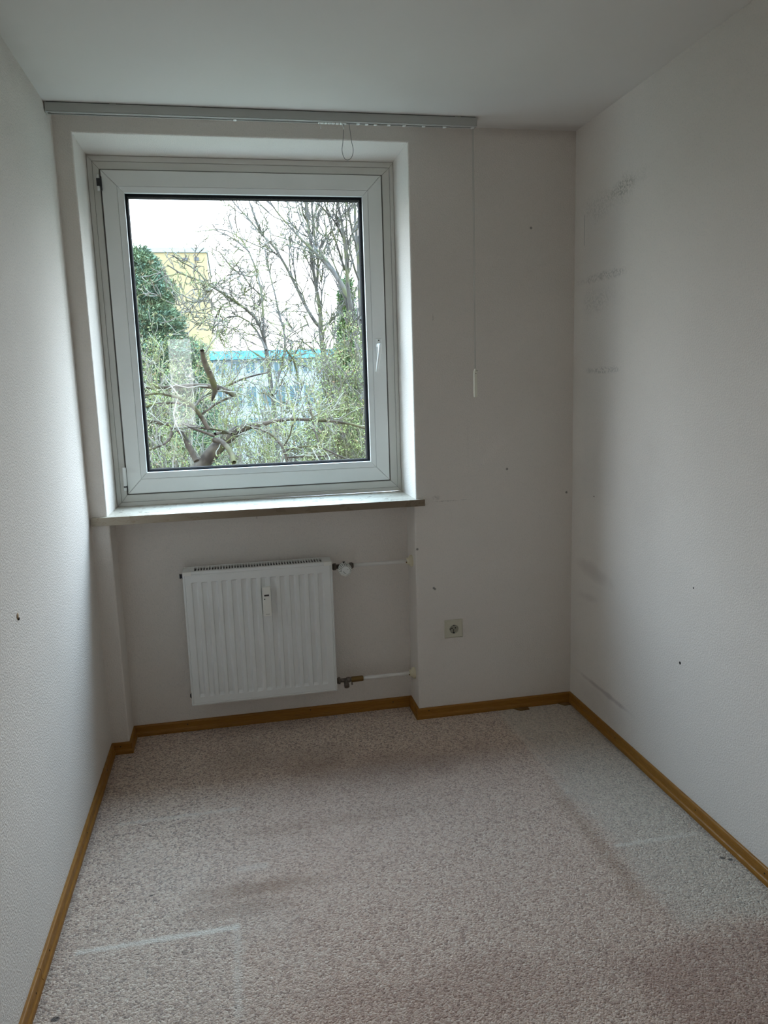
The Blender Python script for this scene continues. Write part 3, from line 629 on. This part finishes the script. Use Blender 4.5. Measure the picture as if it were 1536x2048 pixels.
# yellow apartment block
bp_ = empty('apartment_block', (-8, 66, GZ)); tag(bp_, 'tall yellow rendered apartment block behind the evergreen', 'building')
xr = at(413, 505, 60).x; zr = at(413, 505, 60).z
mb = MB(); mb.box(-16, xr, 60, 74, GZ, zr); mb.build('wall', M['yellow'], bp_)
mb = MB(); mb.box(-16.1, xr+.08, 59.9, 74.1, zr, zr+.34); mb.build('parapet', M['parapet'], bp_)
for (u, v) in ((371, 519), (393, 518)):
    q = at(u, v, 60); mb = MB(); mb.box(q.x-.18, q.x+.18, 59.94, 60.05, q.z-.13, q.z+.13); mb.build('vent', M['ventgrey'], bp_)
for zz in range(4):
    for xx in (-13.5, -10.5, -7.5):
        mb = MB(); mb.box(xx, xx+1.4, 59.95, 60.05, zr-3.6-zz*2.9, zr-2.2-zz*2.9); f = mb.build('window', M['bwhite'], bp_)
        mb = MB(); mb.box(xx+.1, xx+1.3, 59.92, 59.96, zr-3.5-zz*2.9, zr-2.3-zz*2.9); mb.build('pane', M['pane'], f)
# low white building with teal roof edge
BY = 52
xl_, xr_ = at(425, 710, BY).x, at(712, 710, BY).x; z1_, z2_ = at(560, 700, BY).z, at(560, 717, BY).z; z3_, z4_ = at(560, 746, BY).z, at(560, 764, BY).z
wb = empty('office_building', ((xl_+xr_)/2, BY+4, GZ)); tag(wb, 'long low white building with teal roof edge seen between the trees', 'building')
mb = MB(); mb.box(xl_, xr_, BY, BY+6, GZ, z2_); mb.build('wall', M['bwhite'], wb)
mb = MB(); mb.box(xl_-.2, xr_+.2, BY-.3, BY+6.2, z2_, z1_); mb.build('roof_edge', M['teal'], wb)
nw = 10; wst = (xr_-xl_)/nw
for (za, zb_) in ((z3_, z2_-.08), (z3_-2.3, z4_-.2), (z3_-4.5, z4_-2.4)):
    for i in range(nw):
        xa_ = xl_ + i*wst + .12; xb_ = xa_ + wst - .24
        mb = MB(); mb.box(xa_, xb_, BY-.04, BY+.02, za, zb_); f = mb.build('window', M['bwhite'], wb)
        mb = MB(); mb.box(xa_+.07, (xa_+xb_)/2-.04, BY-.07, BY-.03, za+.07, zb_-.07); mb.box((xa_+xb_)/2+.04, xb_-.07, BY-.07, BY-.03, za+.07, zb_-.07); mb.build('pane', M['pane'], f)

# ---- trees
def mk_bark(name, a, b_, moss, amt, sc=9):
    m = mat(name, a, .9, spec=.15); g = G(m); v = g.scale(g.pos(), (1, 1, .5))
    c = g.mix(g.ramp(g.noise(sc, 4, .6), .35, .65), a, b_); c = g.mix(g.math('MULTIPLY', g.ramp(g.noise(2.6, 4, .6, 0, g.pos()), .46, .62), amt), c, moss); g.color(c); return m
M['bark_grey'] = mk_bark('grey_bark', (.083, .077, .070), (.050, .045, .040), (.085, .095, .025), .45, 4)
M['bark_old'] = mk_bark('old_bark', (.050, .038, .028), (.016, .011, .008), (.060, .062, .018), .5, 9)
M['twig'] = mk_bark('twig_bark', (.110, .100, .085), (.070, .060, .050), (.115, .125, .035), .6, 5); M['twig_pale'] = mk_bark('pale_twigs', (.160, .155, .130), (.110, .095, .075), (.150, .165, .050), .7, 5)
def leafmat(name, a, b_, c_, sc=5):
    m = mat(name, a, .8, spec=.2); g = G(m); c = g.mix(g.ramp(g.noise(sc, 2), .4, .6), a, b_); c = g.mix(g.ramp(g.noise(sc*1.7, 2), .58, .66), c, c_); g.color(c); return m
M['needles'] = leafmat('needles', (.060, .095, .065), (.11, .155, .085), (.16, .14, .08), 3); M['ivy'] = leafmat('ivy', (.045, .085, .040), (.080, .120, .040), (.100, .130, .040), 3)
M['buds_green'] = leafmat('green_buds', (.14, .165, .055), (.10, .12, .05), (.20, .13, .08), 4); M['buds_dark'] = leafmat('dark_buds', (.050, .055, .040), (.075, .085, .045), (.090, .100, .050), 4)

class Tubes:                                       # many tapered tubes gathered into one mesh
    def __init__(s): s.V = []; s.F = []; s.n = 0
    def add(s, P, R, k=3):
        P = np.asarray(P, float); R = np.asarray(R, float); m = len(P)
        D = np.gradient(P, axis=0); D /= np.linalg.norm(D, axis=1)[:, None] + 1e-9
        ref = np.array([.31, .17, .93]) if abs(D[0, 2]) < .85 else np.array([.95, .3, .05])
        U = np.cross(D, ref); U /= np.linalg.norm(U, axis=1)[:, None] + 1e-9; Vv = np.cross(D, U)
        a = np.arange(k) * 2 * PI / k
        ringp = P[:, None] + (U[:, None] * np.cos(a)[None, :, None] + Vv[:, None] * np.sin(a)[None, :, None]) * R[:, None, None]
        i = np.arange(m-1)[:, None] * k; j = np.arange(k)[None, :]; j2 = (j + 1) % k
        s.F.append((np.stack([i + j, i + j2, i + k + j2, i + k + j], -1) + s.n).reshape(-1, 4)); s.V.append(ringp.reshape(-1, 3)); s.n += m * k
    def build(s, name, mt, parent, smooth=True):
        V = np.concatenate(s.V); F = np.concatenate(s.F); return npmesh(name, V, F, mt, parent, smooth)
def npmesh(name, V, F, mt, parent, smooth=False):
    me = bpy.data.meshes.new(name); nf, kk = F.shape
    me.vertices.add(len(V)); me.vertices.foreach_set('co', V.astype(np.float32).ravel()); me.loops.add(nf*kk); me.loops.foreach_set('vertex_index', F.astype(np.int32).ravel())
    me.polygons.add(nf); me.polygons.foreach_set('loop_start', np.arange(0, nf*kk, kk, dtype=np.int32)); me.polygons.foreach_set('loop_total', np.full(nf, kk, np.int32))
    me.polygons.foreach_set('use_smooth', np.full(nf, smooth)); me.update(calc_edges=True); me.validate()
    me.materials.append(mt); o = bpy.data.objects.new(name, me); C.objects.link(o)
    if parent is not None: o.parent = parent; o.matrix_parent_inverse = Matrix.Translation(-Vector(parent.location))
    return o
RN = np.random.RandomState(11)
def unit(v): return v / (np.linalg.norm(v) + 1e-9)
def resample(P, R, step):
    P = np.asarray(P, float); d = np.r_[0, np.cumsum(np.linalg.norm(np.diff(P, axis=0), axis=1))]; n = max(3, int(d[-1]/step)+1); t = np.linspace(0, d[-1], n)
    Q = np.stack([np.interp(t, d, P[:, i]) for i in range(3)], 1); Rr = np.interp(t, d, R)
    K = Q.copy(); K[1:-1] = (Q[:-2] + 2*Q[1:-1] + Q[2:]) / 4; return K, Rr
def wander(p, d, L, n, curl, up):
    P = [p]; d = unit(d); st_ = L / n
    for _ in range(n):
        d = unit(d + RN.normal(0, curl, 3) + np.array([0, 0, up])); P.append(P[-1] + d * st_)
    return np.array(P)
def sprout(T, tips, P, R, level, maxl, dens, ratio, curl, up, spread, rmin, lmin=.12):
    """side shoots along the line P; shoots carry shoots of their own"""
    L = np.linalg.norm(np.diff(P, axis=0), axis=1).sum(); n = RN.poisson(max(.0, L * dens[level]))
    for _ in range(n):
        t = RN.uniform(.12, 1.0); k = min(int(t*(len(P)-1)), len(P)-2); f = t*(len(P)-1) - k; p = P[k]*(1-f) + P[k+1]*f; r = R[k]*(1-f) + R[k+1]*f
        d = unit(P[k+1]-P[k]); s_ = RN.normal(0, 1, 3); s_ -= d*s_.dot(d); s_ = unit(s_); dd = unit(d + s_*spread*RN.uniform(.6, 1.5))
        l = min(L, maxl[level]) * ratio * RN.uniform(.45, 1.25)
        if l < lmin: continue
        m = 5 if level == 0 else 4; Q = wander(p, dd, l, m, curl, up); r0 = max(rmin*1.5, min(r*.6, l*.016)); Rq = np.linspace(r0, rmin, m+1)
        T.add(Q, Rq, 3)
        if level + 1 < len(dens): sprout(T, tips, Q, Rq, level+1, maxl, dens, ratio, curl, up, spread, rmin, lmin)
        tips.append(Q[-1]); tips.append(Q[-2])
def leaves(name, tips, per, rad, size, mt, parent):
    tips = np.asarray(tips); P = np.repeat(tips, per, 0) + RN.normal(0, rad, (len(tips)*per, 3)); n = len(P)
    a = RN.normal(0, 1, (n, 3)); a /= np.linalg.norm(a, axis=1)[:, None]; b = np.cross(a, RN.normal(0, 1, (n, 3))); b /= np.linalg.norm(b, axis=1)[:, None]
    s_ = size * RN.uniform(.5, 1.4, (n, 1)); V = np.stack([P - a*s_, P + b*s_*.5, P + a*s_, P - b*s_*.5], 1).reshape(-1, 3)
    o = npmesh(name, V, np.arange(n*4).reshape(-1, 4), mt, parent); o['kind'] = 'stuff'; return o
def tree(name, label, lines, Y, mt, mt2, par, budmat=None, budsize=.02, per=1, dy=1.2, group=None):
    base = at(*lines[0][0][:2], Y); root = empty(name, (base.x, Y, GZ)); tag(root, label, 'tree', group)
    T = Tubes(); TW = Tubes(); tips = []
    for ln in lines:
        pts = ln[0:] if not isinstance(ln[0][0], (tuple, list)) else ln
        y = Y + RN.uniform(-dy, dy)*.4; dr = RN.uniform(-dy, dy)
        n = len(ln); P = []; R = []
        for k, (u, v, wpx) in enumerate(ln):
            yy = (Y if k == 0 else y) + dr * (k/max(1, n-1)); q = at(u, v, yy); P.append(q[:]); R.append(wpx * .5 * (yy - CAM.y) / FPX)
        P, R = resample(P, R, .25 if Y > 10 else .12)
        P[1:-1] += RN.normal(0, .004 * Y / 10, P[1:-1].shape); T.add(P, R, 8); sprout(TW, tips, P, R, 0, **par)
    o = T.build('trunk', mt, root); o2 = TW.build('twigs', mt2, root); o2['kind'] = 'stuff'
    if budmat is not None: leaves('buds', tips, per, .03, budsize, budmat, root)
    return root
def rootline(u, v, wpx, Y, k=1.25):                # carry a trunk down to the ground below the picture
    q = at(u, v, Y); t_ = (GZ - CAM.z) / (q.z - CAM.z)
    return q
par_tall = dict(maxl=[2.6, 1.3, .6], dens=[3.2, 3.0, 2.2], ratio=.55, curl=.20, up=.10, spread=.55, rmin=.0105)
# tall multi-stemmed tree, middle right
A = [[(662,960,17),(660,900,16),(658,830,14.5),(652,770,13),(650,730,12.5),(645,690,11),(641,655,9.5),(640,610,8),(633,575,7.5),(625,530,6.5),(622,500,6),(617,450,6),(613,395,5)],
     [(641,655,8),(625,640,7),(612,615,6.5),(600,590,6),(588,565,5.5),(575,540,5.2),(560,510,5),(545,487,4.8),(525,470,4),(505,448,3.5),(485,425,3),(460,395,2.4)],
     [(525,470,4),(512,440,3.5),(502,415,3),(495,390,2.5)], [(633,575,6),(636,540,5),(636,505,5),(630,480,4.5),(626,445,4.5),(622,395,3.6)],
     [(617,450,4.5),(605,425,3.2),(600,395,2.8)], [(640,655,4),(668,640,3.4),(690,600,2.6),(700,585,1.6)], [(560,510,3),(520,495,2.3),(490,480,1.6)], [(600,590,3),(590,560,2.5),(586,520,2.2),(575,490,1.8),(570,470,1.2)],
     [(622,500,4),(600,490,3),(575,478,2.5),(545,470,1.6)], [(650,730,5),(672,760,4.6),(685,800,4.2),(700,850,3.6)], [(650,730,3),(620,690,2.6),(590,680,1.8),(560,690,1.2)]]
tree('bare_tree', 'bare tree with straight grey trunk rising in the middle right of the view', A, 19, M['bark_grey'], M['bark_grey'], par_tall, M['buds_dark'], .022)
B = [[(738,960,18),(733,880,16),(728,800,14),(722,740,13),(715,690,12),(706,640,10),(696,600,9.5),(686,575,9),(676,555,8.5),(662,540,7.5),(648,522,6.5),(635,508,5.8),(618,495,5.4),(605,482,4.8),(592,468,4.2),(575,448,3),(555,425,2.4),(530,395,1.8)],
     [(722,740,10),(724,690,9),(720,620,8),(718,560,8),(715,500,7.5),(710,440,6),(708,395,5)], [(715,690,9),(704,630,8),(697,580,7.5),(692,520,7),(688,470,6),(682,430,5),(672,395,4)],
     [(697,600,8),(682,560,6.5),(665,535,5.5),(650,515,5),(635,500,4.5),(626,492,3.6)], [(690,540,5),(677,500,4.2),(665,465,3.6),(655,430,3),(648,395,2.6)],
     [(688,480,4.5),(678,455,4),(660,430,3.4),(640,412,2.6),(625,395,2)], [(715,500,5),(704,460,4),(698,425,3.6),(692,395,3)], [(718,560,5),(702,520,4),(694,470,3.6),(690,395,3)],
     [(722,640,6),(731,590,5),(733,520,5),(728,460,4),(720,395,3.4)], [(682,560,3.6),(664,520,3),(655,480,2.6),(650,440,2.4),(640,395,2)], [(635,508,3),(610,500,2.6),(580,492,2),(545,485,1.4)], [(648,522,3),(628,510,2.6),(606,520,1.8),(570,518,1.2)]]
tree('bare_tree', 'bare tree of many fanning grey stems at the right edge of the window', B, 16, M['bark_grey'], M['bark_grey'], par_tall, M['buds_dark'], .020)
Cc = [[(560,960,10),(553,860,10),(545,790,9.5),(537,730,9),(532,700,8.5),(528,670,7),(520,645,6),(505,628,5.5),(485,610,5),(465,600,5),(445,588,5),(425,572,4.6),(412,562,4),(395,555,3.4),(375,558,3),(355,545,2.4),(335,530,2)],
      [(412,562,3.4),(400,545,3),(380,530,2.6),(360,525,2.2),(345,510,1.8)], [(528,670,5),(526,620,4.6),(522,580,4.2),(516,548,4),(508,528,3.6),(500,505,3),(480,470,2.4),(455,460,2),(430,458,2)],
      [(516,548,3.4),(497,560,3),(470,548,2.6),(455,530,2.4),(440,505,2)], [(522,590,3.4),(505,585,3),(490,560,2.4),(468,520,2)], [(425,572,3),(410,590,2.4),(398,610,2),(372,600,1.6)],
      [(500,505,3),(485,490,2.8),(468,478,2.6),(452,462,2.2),(425,455,2),(400,462,1.2)], [(532,700,5),(515,660,4),(497,640,3.4),(470,622,2.8),(440,640,2.2),(420,660,1.8)], [(545,790,6),(560,740,5),(573,700,5),(568,660,4),(556,620,3.6),(548,580,3),(538,545,2.4),(530,500,2)],
      [(573,700,4),(590,720,4),(596,760,4)], [(440,505,1.8),(425,500,1.6),(415,490,1.2)], [(465,600,3),(440,610,2.6),(428,640,2),(424,668,1.6)]]
par_c = dict(maxl=[1.8, .9, .45], dens=[6.5, 4.6, 2.8], ratio=.52, curl=.38, up=.03, spread=.9, rmin=.0075)
tree('bare_tree', 'bare tree with crooked spreading twigs in the middle of the view', Cc, 13, M['bark_grey'], M['twig'], par_c, M['buds_dark'], .018)
# gnarled tree close to the window
D = [[(385,975,36),(395,945,31),(410,920,28),(428,902,27),(447,882,26),(463,868,23),(480,857,18),(495,851,13),(520,850,10),(545,843,8),(570,838,7),(605,838,6.5),(645,840,6),(690,846,5.5),(740,858,5)],
     [(393,922,12),(385,905,12),(376,893,12),(366,872,11),(358,852,10),(345,846,8),(320,846,8),(290,842,7)], [(345,848,8),(346,866,7),(340,880,6),(325,892,5),(305,896,4),(285,905,3)],
     [(425,800,5),(432,778,12),(424,758,13),(415,738,12),(406,722,11),(401,707,9),(404,701,8)], [(470,792,9),(455,779,11),(432,774,11),(405,770,8),(370,771,7),(340,775,7),(312,775,6),(285,776,5)],
     [(417,858,9),(405,838,8),(393,820,8),(384,808,7.5),(368,796,6.5),(345,790,6),(310,785,4.5),(285,790,4)], [(390,815,6),(378,808,6),(360,806,5.5),(340,804,5),(310,808,4.5),(285,816,4)],
     [(388,816,4.5),(398,800,5),(412,790,5),(432,780,4.5),(455,772,4.5),(480,760,4),(505,752,3.4),(535,745,2.4)], [(428,880,11),(440,878,10),(452,890,10),(464,905,11),(468,925,10)],
     [(430,868,7),(455,863,6),(470,868,4)], [(463,868,5),(440,858,5),(410,858,5),(385,852,4.5),(362,845,4)], [(400,830,4),(430,810,4.4),(445,798,4.4),(470,792,4.6)],
     [(428,872,6),(400,862,5),(378,852,4),(365,848,3.6)], [(500,852,6),(530,860,5),(555,876,5),(568,892,5),(574,915,5),(577,950,5)], [(574,900,4),(600,895,4),(625,890,4),(640,892,4),(665,905,4),(690,917,3.6),(715,925,3)],
     [(438,935,5),(455,930,6),(470,945,6),(480,960,6)], [(572,915,3),(600,912,4),(640,915,4),(665,908,3)], [(640,892,3.5),(630,865,3.4),(624,840,3.4),(622,815,2.8),(612,790,2.2)], [(568,892,3),(580,872,2.4),(585,850,2)]]
par_d = dict(maxl=[1.1, .6, .35], dens=[9.0, 5.0, 3.5], ratio=.62, curl=.30, up=.07, spread=1.0, rmin=.0032, lmin=.05)
tree('gnarled_tree', 'old gnarled tree with thick mossy crooked branches close below the window', D, 6.4, M['bark_old'], M['twig_pale'], par_d, M['buds_green'], .013, 2, dy=.7)
# twiggy shrubs filling the lower half
def shrub(label, cu, cv, wu, hv, Y, nst, mt, bud, seed, per=2, budsize=.02, cat_group='leafing shrubs between window and buildings'):
    RN.seed(seed); c = at(cu, cv, Y); rx = wu*.5*(Y-CAM.y)/FPX; hz = hv*(Y-CAM.y)/FPX
    root = empty('shrub', (c.x, Y, GZ)); tag(root, label, 'shrub', cat_group); T = Tubes(); TW = Tubes(); tips = []
    for i in range(nst):
        a = RN.uniform(-1, 1); b = RN.uniform(-1, 1); z0 = c.z - hz*.75
        p0 = np.array([c.x + a*rx*.45, Y + b*rx*.4, GZ]); p1 = np.array([c.x + a*rx*.75, Y + b*rx*.6, z0]); top = np.array([c.x + a*rx*1.0 + RN.normal(0, .12)*rx, Y + b*rx*.8, c.z + hz*RN.uniform(.05, .55)*(1.15-abs(a)*.5)])
        P, R = resample([p0, p1, (p1+top)/2 + RN.normal(0, .10, 3)*rx, top], np.array([.028, .020, .012, .005])*Y/10, .25)
        P[1:-1] += RN.normal(0, .02, P[1:-1].shape); T.add(P, R, 5)
        k = int(len(P)*.5); sprout(TW, tips, P[k:], R[k:], 0, maxl=[hz*.75, .8, .4], dens=[5.5, 4.5, 3.0], ratio=.5, curl=.22, up=.10, spread=.7, rmin=.0042*Y/9, lmin=.08)
    T.build('stems', mt, root)['kind'] = 'stuff'; TW.build('twigs', mt, root)['kind'] = 'stuff'; leaves('leaves', tips, per, .035*Y/9, budsize, bud, root)
shrub('yellow-green leafing shrub in front of the evergreen at left', 310, 765, 150, 145, 10, 15, M['twig'], M['buds_green'], 21, 3)
shrub('dense olive twiggy shrub at the lower left corner of the window', 320, 870, 170, 150, 9, 13, M['twig_pale'], M['buds_green'], 22, 3)
shrub('fine twiggy shrub below the white building, left of the straight trunk', 520, 830, 170, 190, 11, 14, M['twig_pale'], M['buds_green'], 23, 2)
shrub('olive twiggy shrub around the foot of the straight trunk', 630, 830, 150, 190, 12, 14, M['twig'], M['buds_green'], 24, 3)
shrub('bright green leafing shrub at the lower right edge of the window', 710, 800, 110, 230, 10, 12, M['twig'], M['buds_green'], 25, 4)
shrub('low tangled pale shrub at the bottom of the view', 560, 920, 240, 110, 14, 16, M['twig_pale'], M['buds_green'], 26, 2)

# evergreens: whorls of drooping sprays on a trunk
def evergreen(label, cu, top_v, bot_v, wu, Y, nsp, mt, seed, size, leanx=0.0, shape=1.0, place=None):
    RN.seed(seed); tp = at(cu, top_v, Y) if place is None else Vector(place[0]); bt = at(cu, bot_v, Y) if place is None else Vector(place[1]); rx = wu*.5*(Y-CAM.y)/FPX
    root = empty('evergreen_tree', (tp.x, Y, GZ)); tag(root, label, 'tree')
    T = Tubes(); P, R = resample([(tp.x, Y, GZ), (tp.x, Y, (GZ+tp.z)/2), (tp.x, Y, tp.z)], [.22, .15, .03], .5); T.add(P, R, 8); T.build('trunk', M['bark_grey'], root)
    h = RN.uniform(0, 1, nsp)**.8; z = tp.z + (bt.z - tp.z)*h; rr = rx*np.clip((h+.03)**.62*shape, 0, 1)*RN.uniform(.35, 1.05, nsp)**.5; lob = 1 + .22*np.sin(z*5.1 + 1.3) * np.cos(z*2.3)
    a = RN.uniform(0, 2*PI, nsp); x = tp.x + np.cos(a)*rr*lob + leanx*h; y = Y + np.sin(a)*rr*lob
    c = np.stack([x, y, z], 1); out = np.stack([np.cos(a), np.sin(a), np.full(nsp, .55)], 1) + RN.normal(0, .35, (nsp, 3)); out /= np.linalg.norm(out, axis=1)[:, None]
    V = []
    k = 6
    for j in range(k):
        d = out + RN.normal(0, .45, (nsp, 3)); d /= np.linalg.norm(d, axis=1)[:, None]; sd = np.cross(d, RN.normal(0, 1, (nsp, 3))); sd /= np.linalg.norm(sd, axis=1)[:, None]
        s_ = size*RN.uniform(.6, 1.4, (nsp, 1)); o_ = c + RN.normal(0, size*.6, (nsp, 3)); V.append(np.stack([o_, o_ + d*s_*.6 + sd*s_*.16, o_ + d*s_*1.3, o_ + d*s_*.6 - sd*s_*.16], 1))
    V = np.concatenate(V).reshape(-1, 3); o = npmesh('foliage', V, np.arange(len(V)).reshape(-1, 4), mt, root); o['kind'] = 'stuff'
evergreen('dense dark green evergreen at the left edge of the window before the yellow block', 268, 500, 1000, 330, 20, 30000, M['needles'], 31, .085)
evergreen('slender pale green ivy-clad conifer at the right behind the fanning stems', 692, 560, 960, 75, 22, 5500, M['ivy'], 32, .10, shape=.9)
# unseen evergreens added beside the view to shade the walls and reveals
evergreen('added unseen evergreen right of the window, shading the left wall', 0, 0, 0, 640, 7.2, 9000, M['needles'], 41, .22, place=((7.6, 7.2, 6.6), (7.6, 7.2, GZ)))
evergreen('second added unseen evergreen, farther right, shading the left wall', 0, 0, 0, 700, 3.6, 8000, M['needles'], 42, .22, place=((12.6, 3.6, 6.0), (12.6, 3.6, GZ)))
evergreen('added unseen evergreen left of the window, shading the right reveal', 0, 0, 0, 700, 7.5, 9000, M['needles'], 43, .22, place=((-5.6, 7.5, 2.6), (-5.6, 7.5, GZ)))
